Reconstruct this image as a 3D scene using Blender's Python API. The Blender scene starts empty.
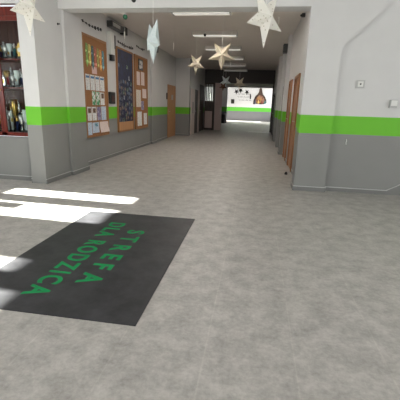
import bpy, bmesh, math, random
from mathutils import Vector, Matrix
random.seed(7)
S = bpy.context.scene
C = S.collection
PI = math.pi

# ------------------------------------------------------------------ materials
def srgb(r, g, b):
    f = lambda c: (c/255/12.92) if c/255 <= .04045 else ((c/255+.055)/1.055)**2.4
    return (f(r), f(g), f(b), 1)

def mat(name, col, rough=.6, metal=0, noise=0, nscale=8, spec=.5, bump=0):
    m = bpy.data.materials.new(name); m.use_nodes = True
    nt = m.node_tree; b = nt.nodes['Principled BSDF']
    b.inputs['Base Color'].default_value = col
    b.inputs['Roughness'].default_value = rough
    b.inputs['Metallic'].default_value = metal
    b.inputs['Specular IOR Level'].default_value = spec
    if noise or bump:
        tc = nt.nodes.new('ShaderNodeTexCoord')
        n = nt.nodes.new('ShaderNodeTexNoise'); n.inputs['Scale'].default_value = nscale; n.inputs['Detail'].default_value = 6
        nt.links.new(tc.outputs['Object'], n.inputs['Vector'])
        if noise:
            mx = nt.nodes.new('ShaderNodeMix'); mx.data_type = 'RGBA'
            lo = [c*(1-noise) for c in col[:3]]+[1]; hi = [min(1, c*(1+noise)) for c in col[:3]]+[1]
            mx.inputs[6].default_value = lo; mx.inputs[7].default_value = hi
            nt.links.new(n.outputs['Fac'], mx.inputs[0]); nt.links.new(mx.outputs[2], b.inputs['Base Color'])
        if bump:
            bp = nt.nodes.new('ShaderNodeBump'); bp.inputs['Strength'].default_value = bump; bp.inputs['Distance'].default_value = .01
            nt.links.new(n.outputs['Fac'], bp.inputs['Height']); nt.links.new(bp.outputs['Normal'], b.inputs['Normal'])
    return m

WHITE = (.60, .595, .59, 1); GREEN = (.145, .48, .03, 1); GREY = (.235, .235, .228, 1)
def banded(name, zlo=.965, zhi=1.255, white=WHITE, grey=GREY, green=GREEN):
    """painted wall: grey dado, green stripe, white above"""
    m = bpy.data.materials.new(name); m.use_nodes = True
    nt = m.node_tree; N = nt.nodes; L = nt.links; b = N['Principled BSDF']
    b.inputs['Roughness'].default_value = .55; b.inputs['Specular IOR Level'].default_value = .3
    g = N.new('ShaderNodeNewGeometry'); s = N.new('ShaderNodeSeparateXYZ'); L.new(g.outputs['Position'], s.inputs[0])
    def gt(v):
        k = N.new('ShaderNodeMath'); k.operation = 'GREATER_THAN'; k.inputs[1].default_value = v; L.new(s.outputs['Z'], k.inputs[0]); return k
    m1 = N.new('ShaderNodeMix'); m1.data_type = 'RGBA'; m1.inputs[6].default_value = grey; m1.inputs[7].default_value = green
    L.new(gt(zlo).outputs[0], m1.inputs[0])
    m2 = N.new('ShaderNodeMix'); m2.data_type = 'RGBA'; m2.inputs[7].default_value = white
    L.new(m1.outputs[2], m2.inputs[6]); L.new(gt(zhi).outputs[0], m2.inputs[0])
    no = N.new('ShaderNodeTexNoise'); no.inputs['Scale'].default_value = 2.5; no.inputs['Detail'].default_value = 5; L.new(g.outputs['Position'], no.inputs['Vector'])
    mr = N.new('ShaderNodeMapRange'); mr.inputs['To Min'].default_value = .93; mr.inputs['To Max'].default_value = 1.05; L.new(no.outputs['Fac'], mr.inputs['Value'])
    mu = N.new('ShaderNodeMix'); mu.data_type = 'RGBA'; mu.blend_type = 'MULTIPLY'; mu.inputs[0].default_value = 1
    L.new(m2.outputs[2], mu.inputs[6]); L.new(mr.outputs[0], mu.inputs[7]); L.new(mu.outputs[2], b.inputs['Base Color'])
    return m

def floor_mat():
    m = bpy.data.materials.new('grey_vinyl_tile'); m.use_nodes = True
    nt = m.node_tree; N = nt.nodes; L = nt.links; b = N['Principled BSDF']
    g = N.new('ShaderNodeNewGeometry')
    n1 = N.new('ShaderNodeTexNoise'); n1.inputs['Scale'].default_value = 6.5; n1.inputs['Detail'].default_value = 8; n1.inputs['Roughness'].default_value = .62
    n2 = N.new('ShaderNodeTexNoise'); n2.inputs['Scale'].default_value = 34; n2.inputs['Detail'].default_value = 6; n2.inputs['Roughness'].default_value = .7
    L.new(g.outputs['Position'], n1.inputs['Vector']); L.new(g.outputs['Position'], n2.inputs['Vector'])
    ad = N.new('ShaderNodeMath'); ad.operation = 'MULTIPLY_ADD'; ad.inputs[1].default_value = .55; L.new(n2.outputs['Fac'], ad.inputs[0])
    sc = N.new('ShaderNodeMath'); sc.operation = 'MULTIPLY'; sc.inputs[1].default_value = .75; L.new(n1.outputs['Fac'], sc.inputs[0]); L.new(sc.outputs[0], ad.inputs[2])
    r = N.new('ShaderNodeValToRGB'); e = r.color_ramp.elements
    e[0].position = .42; e[0].color = (.265, .250, .234, 1); e[1].position = .86; e[1].color = (.56, .535, .505, 1)
    L.new(ad.outputs[0], r.inputs[0])
    br = N.new('ShaderNodeTexBrick'); br.offset = 0; br.inputs['Scale'].default_value = 1
    br.inputs['Brick Width'].default_value = .5; br.inputs['Row Height'].default_value = 6; br.inputs['Mortar Size'].default_value = .006; br.inputs['Mortar Smooth'].default_value = .6
    br.inputs['Color1'].default_value = (1, 1, 1, 1); br.inputs['Color2'].default_value = (.975, .975, .975, 1); br.inputs['Mortar'].default_value = (1.08, 1.08, 1.07, 1)
    mp = N.new('ShaderNodeMapping'); mp.inputs['Location'].default_value = (.2, 1, 0); L.new(g.outputs['Position'], mp.inputs[0]); L.new(mp.outputs[0], br.inputs['Vector'])
    mu = N.new('ShaderNodeMix'); mu.data_type = 'RGBA'; mu.blend_type = 'MULTIPLY'; mu.inputs[0].default_value = 1
    L.new(r.outputs[0], mu.inputs[6]); L.new(br.outputs['Color'], mu.inputs[7]); L.new(mu.outputs[2], b.inputs['Base Color'])
    rr = N.new('ShaderNodeMapRange'); rr.inputs['To Min'].default_value = .34; rr.inputs['To Max'].default_value = .5; L.new(n2.outputs['Fac'], rr.inputs['Value']); L.new(rr.outputs[0], b.inputs['Roughness'])
    b.inputs['Specular IOR Level'].default_value = .42
    return m

def mat_mat():
    m = mat('charcoal_mat', (.034, .034, .038, 1), .55, noise=0)
    nt = m.node_tree; N = nt.nodes; L = nt.links; b = N['Principled BSDF']
    g = N.new('ShaderNodeNewGeometry'); n = N.new('ShaderNodeTexNoise'); n.inputs['Scale'].default_value = 4.5; n.inputs['Detail'].default_value = 9; n.inputs['Roughness'].default_value = .7
    L.new(g.outputs['Position'], n.inputs['Vector'])
    r = N.new('ShaderNodeValToRGB'); e = r.color_ramp.elements
    e[0].position = .36; e[0].color = (.019, .019, .022, 1); e[1].position = .72; e[1].color = (.054, .054, .060, 1)
    L.new(n.outputs['Fac'], r.inputs[0]); L.new(r.outputs[0], b.inputs['Base Color']); b.inputs['Specular IOR Level'].default_value = .4; b.inputs['Roughness'].default_value = .5
    return m

def wood(name, c1, c2, scale=(14, 14, 1.2), rough=.45):
    m = bpy.data.materials.new(name); m.use_nodes = True
    nt = m.node_tree; N = nt.nodes; L = nt.links; b = N['Principled BSDF']; b.inputs['Roughness'].default_value = rough
    b.inputs['Specular IOR Level'].default_value = .35
    tc = N.new('ShaderNodeTexCoord'); mp = N.new('ShaderNodeMapping'); mp.inputs['Scale'].default_value = scale
    L.new(tc.outputs['Object'], mp.inputs[0]); n = N.new('ShaderNodeTexNoise'); n.inputs['Scale'].default_value = 2.2; n.inputs['Detail'].default_value = 7; L.new(mp.outputs[0], n.inputs['Vector'])
    r = N.new('ShaderNodeValToRGB'); e = r.color_ramp.elements; e[0].position = .3; e[0].color = c1; e[1].position = .7; e[1].color = c2
    L.new(n.outputs['Fac'], r.inputs[0]); L.new(r.outputs[0], b.inputs['Base Color'])
    return m

def speckle(name, base, dot, scale=60, thr=.25, rough=.8, metal=0):
    """voronoi dots: perforated paper, cork grain, photo collage"""
    m = mat(name, base, rough, metal); nt = m.node_tree; N = nt.nodes; L = nt.links; b = N['Principled BSDF']
    tc = N.new('ShaderNodeTexCoord'); v = N.new('ShaderNodeTexVoronoi'); v.inputs['Scale'].default_value = scale; L.new(tc.outputs['Object'], v.inputs['Vector'])
    lt = N.new('ShaderNodeMath'); lt.operation = 'LESS_THAN'; lt.inputs[1].default_value = thr; L.new(v.outputs['Distance'], lt.inputs[0])
    mx = N.new('ShaderNodeMix'); mx.data_type = 'RGBA'; mx.inputs[6].default_value = base; mx.inputs[7].default_value = dot
    L.new(lt.outputs[0], mx.inputs[0]); L.new(mx.outputs[2], b.inputs['Base Color'])
    return m

def paper_star(name, base, dot):
    m = speckle(name, base, dot, 22, .2)
    nt = m.node_tree; N = nt.nodes; L = nt.links; b = N['Principled BSDF']; out = N['Material Output']
    t = N.new('ShaderNodeBsdfTranslucent'); t.inputs['Color'].default_value = base
    mx = N.new('ShaderNodeMixShader'); mx.inputs[0].default_value = .35
    L.new(b.outputs[0], mx.inputs[1]); L.new(t.outputs[0], mx.inputs[2]); L.new(mx.outputs[0], out.inputs['Surface'])
    return m

def collage(name, cols, scale=30, rough=.5):
    """printed picture: random coloured cells"""
    m = mat(name, cols[0], rough); nt = m.node_tree; N = nt.nodes; L = nt.links; b = N['Principled BSDF']
    tc = N.new('ShaderNodeTexCoord'); v = N.new('ShaderNodeTexVoronoi'); v.inputs['Scale'].default_value = scale; L.new(tc.outputs['Object'], v.inputs['Vector'])
    sp = N.new('ShaderNodeSeparateColor'); L.new(v.outputs['Color'], sp.inputs[0])
    r = N.new('ShaderNodeValToRGB'); r.color_ramp.interpolation = 'CONSTANT'
    e = r.color_ramp.elements; e[0].position = 0; e[0].color = cols[0]; e[1].position = 1/len(cols); e[1].color = cols[1]
    for i, c in enumerate(cols[2:], 2): k = e.new(i/len(cols)); k.color = c
    L.new(sp.outputs[0], r.inputs[0]); L.new(r.outputs[0], b.inputs['Base Color'])
    return m

def lines_paper(name, base, ink, n=26, thr=.62):
    """sheet with rows of print"""
    m = mat(name, base, .7); nt = m.node_tree; N = nt.nodes; L = nt.links; b = N['Principled BSDF']
    tc = N.new('ShaderNodeTexCoord'); mp = N.new('ShaderNodeMapping'); mp.inputs['Scale'].default_value = (14, 14, n*5); L.new(tc.outputs['Object'], mp.inputs[0])
    no = N.new('ShaderNodeTexNoise'); no.inputs['Scale'].default_value = 1; no.inputs['Detail'].default_value = 1; L.new(mp.outputs[0], no.inputs['Vector'])
    g = N.new('ShaderNodeMath'); g.operation = 'GREATER_THAN'; g.inputs[1].default_value = thr; L.new(no.outputs['Fac'], g.inputs[0])
    mx = N.new('ShaderNodeMix'); mx.data_type = 'RGBA'; mx.inputs[6].default_value = base; mx.inputs[7].default_value = ink
    L.new(g.outputs[0], mx.inputs[0]); L.new(mx.outputs[2], b.inputs['Base Color'])
    return m

def glass():
    m = bpy.data.materials.new('clear_glass'); m.use_nodes = True
    nt = m.node_tree; N = nt.nodes; L = nt.links; N.remove(N['Principled BSDF']); out = N['Material Output']
    t = N.new('ShaderNodeBsdfTransparent'); t.inputs[0].default_value = (.96, .98, .97, 1)
    g = N.new('ShaderNodeBsdfGlossy'); g.inputs['Roughness'].default_value = .02
    f = N.new('ShaderNodeFresnel'); f.inputs[0].default_value = 1.12
    mx = N.new('ShaderNodeMixShader'); L.new(f.outputs[0], mx.inputs[0]); L.new(t.outputs[0], mx.inputs[1]); L.new(g.outputs[0], mx.inputs[2]); L.new(mx.outputs[0], out.inputs['Surface'])
    return m

M_WALL = banded('painted_wall')
M_HALL = banded('painted_hall_wall', .93, 1.31, grey=(.15, .15, .16, 1), green=(.10, .40, .04, 1))
M_FLOOR = floor_mat()
M_WHITE = mat('white_paint', WHITE, .6, noise=.03, nscale=3)
M_CEIL = mat('ceiling_paint', (.72, .67, .63, 1), .7, noise=.04, nscale=2)
M_SKIRT = mat('grey_skirting', (.17, .17, .165, 1), .45)
M_SKIRTTOP = mat('pale_skirting_edge', (.42, .42, .41, 1), .5)
M_FRAMEW = mat('white_window_frame', (.8, .8, .79, 1), .4)
M_GLASS = glass()
M_MAT = mat_mat()
M_LET = mat('green_lettering', (.006, .27, .08, 1), .6, spec=.2)
M_DOOR = wood('brown_door_wood', (.25, .105, .042, 1), (.36, .165, .075, 1))
M_DOOR2 = wood('oak_door_wood', (.38, .19, .085, 1), (.52, .28, .135, 1))
M_DOORDARK = wood('dark_brown_door_wood', (.035, .022, .017, 1), (.075, .048, .036, 1))
M_MAHOG = wood('mahogany_wood', (.075, .010, .007, 1), (.16, .022, .014, 1), rough=.3)
M_MAHOGIN = wood('mahogany_back_boards', (.045, .013, .009, 1), (.10, .030, .02, 1), (10, 10, .8))
M_PINK = mat('pale_pink_door_paint', (.50, .37, .34, 1), .5, noise=.05)
M_WDOOR = mat('white_door_paint', (.62, .52, .48, 1), .45, noise=.03)
M_DARK = mat('dark_brown_metal', (.02, .016, .014, 1), .45)
M_BLACK = mat('black_plastic', (.012, .012, .013, 1), .4)
M_DKGREY = mat('dark_grey_plastic', (.05, .05, .05, 1), .4, noise=.2, nscale=20)
M_SILVER = mat('silver_metal', (.6, .61, .62, 1), .28, 1)
M_GOLD = mat('gold_metal', (.62, .42, .13, 1), .3, 1)
M_STEEL = mat('brushed_steel', (.5, .5, .5, 1), .3, 1)
M_PLASTIC = mat('white_plastic', (.7, .7, .67, 1), .35)
M_SOCKETGREY = mat('grey_plastic', (.42, .42, .41, 1), .4)
M_LAMPCASE = mat('lamp_housing', (.55, .52, .48, 1), .5)
M_DIFF = mat('prismatic_diffuser', (.86, .86, .83, 1), .25)
M_CORK = speckle('cork', (.30, .135, .05, 1), (.22, .09, .032, 1), 90, .3)
M_CORKFRAME = wood('pine_board_frame', (.26, .12, .045, 1), (.36, .18, .075, 1))
M_NAVY = collage('navy_display_paper', [(.008, .014, .055, 1), (.010, .018, .07, 1), (.006, .009, .035, 1)], 12)
M_STARW = paper_star('white_perforated_paper', (.90, .88, .83, 1), (.50, .46, .38, 1))
M_STARC = paper_star('cream_paper', (.60, .54, .43, 1), (.56, .49, .37, 1))
M_STARB = paper_star('pale_blue_paper', (.76, .83, .84, 1), (.62, .74, .78, 1))
M_STARD = paper_star('dark_paper', (.05, .045, .045, 1), (.03, .03, .03, 1))  # backlit silhouette shade of the far stars put into the paper colour
M_STARBR = paper_star('brown_paper', (.10, .05, .03, 1), (.06, .03, .02, 1))
M_STRING = mat('white_thread', (.75, .74, .70, 1), .7)

# ------------------------------------------------------------------ mesh helpers
def bx(bm, x0, x1, y0, y1, z0, z1, bev=0, M=None):
    r = bmesh.ops.create_cube(bm, size=1)
    T = Matrix.Translation(((x0+x1)/2, (y0+y1)/2, (z0+z1)/2)) @ Matrix.Diagonal((x1-x0, y1-y0, z1-z0, 1))
    if M is not None: T = M @ T
    bmesh.ops.transform(bm, matrix=T, verts=r['verts'])
    if bev:
        es = list({e for v in r['verts'] for e in v.link_edges})
        bmesh.ops.bevel(bm, geom=es, offset=bev, segments=2, affect='EDGES', profile=.6)

def prism(bm, pts, a, b, axis):
    """extrude a closed outline (list of 2-D points) between a and b along axis"""
    def P(p, t): return {'Y': (p[0], t, p[1]), 'X': (t, p[0], p[1]), 'Z': (p[0], p[1], t)}[axis]
    v0 = [bm.verts.new(P(p, a)) for p in pts]; v1 = [bm.verts.new(P(p, b)) for p in pts]
    bm.faces.new(v0); bm.faces.new(v1[::-1])
    n = len(pts)
    for i in range(n): bm.faces.new((v0[i], v1[i], v1[(i+1) % n], v0[(i+1) % n]))

def lathe(bm, prof, seg=14, M=None, sx=1):
    rings = []
    for r, z in prof:
        rings.append([bm.verts.new((r*math.cos(2*PI*k/seg)*sx, r*math.sin(2*PI*k/seg), z)) for k in range(seg)])
    for a, b in zip(rings, rings[1:]):
        for k in range(seg): bm.faces.new((a[k], a[(k+1) % seg], b[(k+1) % seg], b[k]))
    bm.faces.new(rings[0][::-1]); bm.faces.new(rings[-1])
    if M is not None: bmesh.ops.transform(bm, matrix=M, verts=[v for r in rings for v in r])

def tube(bm, pts, r, seg=6):
    pts = [Vector(p) for p in pts]; rings = []
    for i, p in enumerate(pts):
        d = (pts[min(i+1, len(pts)-1)]-pts[max(i-1, 0)]).normalized()
        u = d.cross(Vector((0, 0, 1)) if abs(d.z) < .9 else Vector((1, 0, 0))).normalized(); w = d.cross(u)
        rings.append([bm.verts.new(p+(u*math.cos(2*PI*k/seg)+w*math.sin(2*PI*k/seg))*r) for k in range(seg)])
    for a, b in zip(rings, rings[1:]):
        for k in range(seg): bm.faces.new((a[k], a[(k+1) % seg], b[(k+1) % seg], b[k]))
    bm.faces.new(rings[0][::-1]); bm.faces.new(rings[-1])

def obj(name, bm, m, parent=None, smooth=False, loc=None):
    bmesh.ops.recalc_face_normals(bm, faces=bm.faces)
    me = bpy.data.meshes.new(name); bm.to_mesh(me); bm.free()
    me.materials.append(m)
    if smooth:
        for p in me.polygons: p.use_smooth = True
    o = bpy.data.objects.new(name, me); C.objects.link(o)
    if parent: o.parent = parent
    if loc: o.location = loc
    return o

def box(name, m, x0, x1, y0, y1, z0, z1, bev=0, parent=None):
    bm = bmesh.new(); bx(bm, x0, x1, y0, y1, z0, z1, bev); return obj(name, bm, m, parent)

def tag(o, label, cat, group=None, kind=None):
    o['label'] = label; o['category'] = cat
    if group: o['group'] = group
    if kind: o['kind'] = kind
    return o

def empty(name, loc=(0, 0, 0), rz=0):
    o = bpy.data.objects.new(name, None); C.objects.link(o); o.location = loc; o.rotation_euler = (0, 0, rz); o.empty_display_size = .1
    return o

def struct(o, label=None, cat=None):
    o['kind'] = 'structure'
    if label: o['label'] = label
    if cat: o['category'] = cat
    return o

def sbox(name, m, *a, label=None, cat=None): return struct(box(name, m, *a), label, cat)

def wall_holes(bm, axis, t0, t1, u0, u1, z0, z1, holes):
    """wall slab with rectangular openings; holes sorted (ua, ub, za, zb)"""
    def put(a, b, c, d):
        if b-a < 1e-4 or d-c < 1e-4: return
        if axis == 'X': bx(bm, t0, t1, a, b, c, d)
        else: bx(bm, a, b, t0, t1, c, d)
    u = u0
    for ua, ub, za, zb in holes:
        put(u, ua, z0, z1); put(ua, ub, z0, za); put(ua, ub, zb, z1); u = ub
    put(u, u1, z0, z1)

# ------------------------------------------------------------------ dimensions
XL, XR = -3.62, .83            # corridor side walls
YB = 6.04                      # front of the lintel beam
ZC, ZF = 3.30, 3.60            # corridor and foyer ceilings
XW = -6.2                      # foyer window wall
XN = -3.00                     # left wall of the narrower far stretch
YN, YP, YE = 15.9, 20.45, 36.0  # narrowing, portal, end wall

# ------------------------------------------------------------------ shell
sbox('floor', M_FLOOR, -6.6, 7.2, -4.2, 37.0, -.12, 0, label='speckled grey vinyl tile floor running down the corridor', cat='floor')

bm = bmesh.new(); bx(bm, -6.5, 7.2, -4.2, YB+.3, ZF, ZF+.15); struct(obj('ceiling', bm, M_WHITE), 'white ceiling of the near entrance area', 'ceiling')
bm = bmesh.new(); bx(bm, -3.9, 1.1, YB+.3, YP, ZC, ZC+.15); struct(obj('ceiling_corridor', bm, M_CEIL), 'dull beige ceiling of the corridor', 'ceiling')
bm = bmesh.new(); bx(bm, -4.9, 3.0, YP, YE+.3, ZC, ZC+.15); struct(obj('ceiling_hall', bm, M_WHITE), 'white ceiling of the far hall', 'ceiling')

# window wall of the foyer (sun comes through it), rear wall, right wall
WIN = [(-3.2, -1.9, 2.28), (-1.1, .2, 2.28), (.75, 1.7, 2.28), (1.94, 2.25, 2.32), (2.50, 2.75, 2.20), (3.76, 4.35, 2.28), (4.67, 5.02, 2.30)]
WZ0 = 1.27
bm = bmesh.new(); wall_holes(bm, 'X', XW-.08, XW, -4.2, 5.46, 0, ZF, [(a, b, WZ0, c) for a, b, c in WIN])
struct(obj('wall_left', bm, M_WALL), 'left outer wall of the entrance area with windows', 'wall')
for i, (a, b, WZ1) in enumerate(WIN):
    bm = bmesh.new(); t = .012
    for q in ((a, a+t, WZ0, WZ1), (b-t, b, WZ0, WZ1), (a, b, WZ0, WZ0+t), (a, b, WZ1-t, WZ1)): bx(bm, XW-.06, XW-.02, *q)
    w = struct(obj('window_%d' % (i+1), bm, M_FRAMEW), 'white framed window pane %s in the outer wall' % ['at the back corner', 'second from the back corner', 'by the middle', 'narrow, before the mat', 'narrow, beside the mat', 'wide, near the trophy wall', 'narrow, next to the trophy wall'][i], 'window')
    if i == 5: box('added_sill_box', M_FRAMEW, XW-.03, XW+.06, 4.04, 4.28, WZ0+t, 1.585, parent=w)  # added unseen box, shaped to cast a notch in the sun patch
    g = box('pane', M_GLASS, XW-.043, XW-.037, a+t, b-t, WZ0+t, WZ1-t, parent=w)
RW = [(-5.4, -3.2), (-2.4, -.2), (.6, 3.9)]  # unseen rear windows, added to light the near area
bm = bmesh.new(); wall_holes(bm, 'Y', -4.2, -4.0, -6.2, 7.0, 0, ZF, [(a, b, .9, 2.9) for a, b in RW])
struct(obj('wall_rear', bm, M_WALL), 'rear wall with added large windows behind the viewer', 'wall')
for i, (a, b) in enumerate(RW):
    bm = bmesh.new(); t = .06
    for q in ((a, a+t, .9, 2.9), (b-t, b, .9, 2.9), ((a+b)/2-t/2, (a+b)/2+t/2, .9, 2.9)): bx(bm, q[0], q[1], -4.12, -4.05, q[2], q[3])
    for z in (.9, 2.84): bx(bm, a, b, -4.12, -4.05, z, z+t)
    w = struct(obj('window_%d' % (i+8), bm, M_FRAMEW), 'added large white framed window in the rear wall', 'window'); w['group'] = 'added rear windows'
    box('pane', M_GLASS, a+t, b-t, -4.09, -4.083, .96, 2.84, parent=w)
bm = bmesh.new(); wall_holes(bm, 'X', 7.0, 7.2, -4.0, YB+.10, 0, ZF, [(-3.6, -.8, .9, 2.9), (-.4, 2.4, .9, 2.9)])
struct(obj('wall_right', bm, M_WALL), 'right outer wall of the entrance area with added large windows', 'wall')
for i, (a, b) in enumerate(((-3.6, -.8), (-.4, 2.4))):  # unseen windows added on the right to light the near area
    bm = bmesh.new(); t = .06
    for y in (a, (a+b)/2-t/2, b-t): bx(bm, 7.06, 7.12, y, y+t, .9, 2.9)
    for z in (.9, 2.84): bx(bm, 7.06, 7.12, a, b, z, z+t)
    w = struct(obj('window_%d' % (i+13), bm, M_FRAMEW), 'added large white framed window in the right wall, %s' % ['rear', 'front'][i], 'window')
    box('pane', M_GLASS, 7.085, 7.092, a+t, b-t, .96, 2.84, parent=w)

# back wall of the foyer, left of the opening, with a niche for the trophy cabinet
bm = bmesh.new(); wall_holes(bm, 'Y', 5.46, 5.56, -6.28, -3.64, 0, ZF, [(-5.32, -3.68, .74, 2.78)])
struct(obj('wall_back_left', bm, M_WALL), 'short wall left of the opening holding the trophy cabinet', 'wall')
sbox('pillar_left', M_WALL, -3.67, -3.41, 5.31, 6.12, 0, ZF, label='square painted column left of the corridor opening', cat='column')
bm = bmesh.new(); bx(bm, -3.62, -3.36, 6.12, 6.75, 0, 2.84); struct(obj('pilaster_left', bm, M_WALL), 'narrow painted pilaster carrying the lintel on the left', 'pilaster')
bm = bmesh.new(); bx(bm, -3.62, .70, YB, YB+.30, 2.84, ZF); struct(obj('beam', bm, M_WHITE), 'white lintel beam spanning the corridor opening', 'beam')
# right pilaster with haunch flaring up to the right, one outline
bm = bmesh.new(); prism(bm, [(.70, 0), (1.215, 0), (1.215, 2.275), (1.76, 2.81), (1.76, ZF), (.70, ZF)], YB, YB+.10, 'Y')
bx(bm, .70, 1.215, YB+.10, YB+.34, 0, ZF)
struct(obj('pillar_right', bm, M_WALL), 'painted pilaster right of the opening with a slanting haunch above', 'column')
sbox('wall_back_right', M_WALL, 1.215, 7.2, YB+.10, YB+.24, 0, ZF, label='wall right of the opening with switch and socket', cat='wall')

# corridor walls
bm = bmesh.new(); wall_holes(bm, 'X', XL-.2, XL, 6.12, YN, 0, ZC, [(14.4, 15.75, 0, 2.13)]); struct(obj('wall_corridor_left', bm, M_WALL), 'left corridor wall with the boards on it', 'wall')
sbox('pilaster_corridor_left', M_WALL, XL, XL+.06, 12.0, 12.6, 0, ZC, label='shallow painted pilaster past the last cork board', cat='pilaster')
bm = bmesh.new(); bx(bm, XL-.2, XN, YN, YN+.15, 0, ZC)
bx(bm, XN-.12, XN, YN-.02, YN+.33, 0, ZC); struct(obj('wall_corridor_step', bm, M_WALL), 'wall step where the corridor narrows on the left', 'wall')
bm = bmesh.new(); wall_holes(bm, 'X', XN-.15, XN, YN+.33, YP, 0, ZC, [(16.25, 17.15, 0, 2.08), (17.2, 18.1, 0, 2.08), (18.2, 18.6, 0, 2.08), (18.75, 20.1, 0, 2.4)])
struct(obj('wall_corridor_far_left', bm, M_WALL), 'left wall of the dim far stretch of corridor', 'wall')
bm = bmesh.new(); wall_holes(bm, 'X', XR, XR+.2, YB+.34, YP, 0, ZC, [(7.83, 8.78, 0, 2.05), (9.5, 10.3, 0, 2.05), (11.6, 12.5, 0, 2.05), (13.4, 14.3, 0, 2.05), (16.0, 17.4, 0, 2.05), (18.6, 19.6, 0, 2.05)])
struct(obj('wall_corridor_right', bm, M_WALL), 'right corridor wall with doors', 'wall')
for i, (a, b) in enumerate(((10.75, 11.25), (12.75, 13.15), (15.0, 15.5))):
    sbox('pilaster_corridor_right' + ('' if i == 0 else '_%s' % ['', 'middle', 'far'][i]), M_WALL, XR-.1, XR, a, b, 0, ZC, label='painted pilaster on right wall, %s' % ['just past the two brown doors', 'second past the brown doors', 'third past the brown doors'][i], cat='pilaster')

# portal into the far hall
bm = bmesh.new(); bx(bm, XN-.15, XR+.2, YP, YP+.25, 2.60, ZC); bx(bm, .76, XR+.2, YP, YP+.25, 0, 2.6)
struct(obj('wall_portal', bm, mat('backlit_shade_portal', (.055, .045, .042, 1), .6)), 'frame of the glazed portal to the far hall, coloured dark for its backlit shade', 'portal')  # backlit shade of the portal put into its dark colour
bm = bmesh.new(); bx(bm, -4.7, 2.8, 28.0, 28.4, 2.77, ZC); struct(obj('beam_hall', bm, M_CEIL), 'white cross beam in the far hall', 'beam')

# far hall
bm = bmesh.new(); wall_holes(bm, 'X', -4.7, -4.6, YP, YE+.2, 0, ZC, [(34.3, 35.8, .6, 2.6)])
struct(obj('wall_hall_left', bm, M_HALL), 'left wall of the far hall with a window', 'wall')
for i, (a, b, z0) in enumerate(((34.3, 35.8, .6),)):
    bm = bmesh.new(); n = 2
    for k in range(n+1):
        y = a+(b-a-.05)*k/n; bx(bm, -4.67, -4.63, y, y+.05, z0, 2.6)
    for z in (z0, 2.55): bx(bm, -4.67, -4.63, a, b, z, z+.05)
    w = struct(obj('window_%d' % (i+11), bm, M_FRAMEW), 'tall white framed window at the far left of the hall', 'window')
    box('pane', M_GLASS, -4.655, -4.648, a+.05, b-.05, z0+.05, 2.55, parent=w)
bm = bmesh.new(); wall_holes(bm, 'X', 2.5, 2.7, YP, YE+.2, 0, ZC, [(31.0, 35.6, .8, 2.9)])
struct(obj('wall_hall_right', bm, M_HALL), 'right wall of the far hall with a long window', 'wall')
bm = bmesh.new()
for k in range(6): y = 31.0+4.55*k/5; bx(bm, 2.56, 2.62, y, y+.05, .8, 2.9)
for z in (.8, 2.85): bx(bm, 2.56, 2.62, 31.0, 35.6, z, z+.05)
w = struct(obj('window_12', bm, M_FRAMEW), 'long white framed window row in the right wall of the far hall', 'window')
box('pane', M_GLASS, 2.585, 2.592, 31.05, 35.55, .85, 2.85, parent=w)
sbox('wall_end', M_HALL, -4.6, 2.5, YE, YE+.2, 0, ZC, label='bright end wall with green stripe at the far end', cat='wall')
bm = bmesh.new(); bx(bm, -4.7, XN-.15, YP, YP+.2, 0, ZC); bx(bm, XR+.2, 2.7, YP, YP+.2, 0, ZC); struct(obj('wall_hall_front', bm, M_HALL), 'hall side of the portal wall', 'wall')
sbox('pillar_hall', M_HALL, -3.1, -2.5, 30, 30.5, 0, ZC, label='bright painted column at left of the far hall', cat='column')

# ------------------------------------------------------------------ skirtings
def skirt(name, segs, label):
    bm = bmesh.new()
    for s in segs: bx(bm, *s, 0, .07)
    o = struct(obj(name, bm, M_SKIRT), label, 'skirting')
    bm = bmesh.new()
    for x0, x1, y0, y1 in segs: bx(bm, x0, x1, y0, y1, .07, .08)
    obj('edge', bm, M_SKIRTTOP, o); return o
skirt('baseboard_left', [(-3.41, -3.395, 5.30, 6.12), (-3.41, -3.345, 6.105, 6.12), (-3.36, -3.345, 6.12, 6.765), (-3.62, -3.345, 6.75, 6.765), (XL, XL+.018, 6.765, 12.0), (XL, XL+.075, 11.985, 12.0), (XL+.06, XL+.075, 12.0, 12.6), (XL, XL+.018, 12.6, 14.38), (XL, XN, YN-.035, YN-.02)], 'grey skirting along the left corridor wall')
skirt('baseboard_back_left', [(-6.2, -3.67, 5.445, 5.46), (-3.685, -3.67, 5.31, 5.445)], 'grey skirting under the trophy cabinet')
skirt('baseboard_right', [(.685, 1.23, YB-.015, YB), (.685, .70, YB, YB+.34), (XR-.015, XR, YB+.34, 7.78), (XR-.015, XR, 8.83, 9.45), (XR-.015, XR, 10.35, 10.75), (XR-.115, XR-.1, 10.75, 11.25)], 'grey skirting of the right pilaster')
# skirting of the right wall, which turns up along a slope at its right end
bm = bmesh.new(); Y0, Y1 = YB+.08, YB+.10
prism(bm, [(1.23, 0), (5, 0), (5, .62), (2.98, .50), (2.22, .065), (1.23, .065)], Y0+.002, Y1, 'Y')
o = struct(obj('baseboard_back_right', bm, M_SKIRT), 'grey skirting of right wall rising in a slope at its right end', 'skirting')
bm = bmesh.new(); prism(bm, [(1.23, .065), (2.22, .065), (2.98, .50), (5, .62), (5, .632), (2.975, .512), (2.215, .077), (1.23, .077)], Y0, Y1, 'Y'); obj('edge', bm, M_SKIRTTOP, o)
skirt('baseboard_end', [(-4.6, 2.5, YE-.015, YE)], 'skirting of the far end wall')
box_ = sbox('trim_threshold', M_STEEL, -.45, .80, 20.30, 20.41, 0, .008, label='shiny metal threshold strip across the far corridor floor', cat='threshold')

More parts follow.
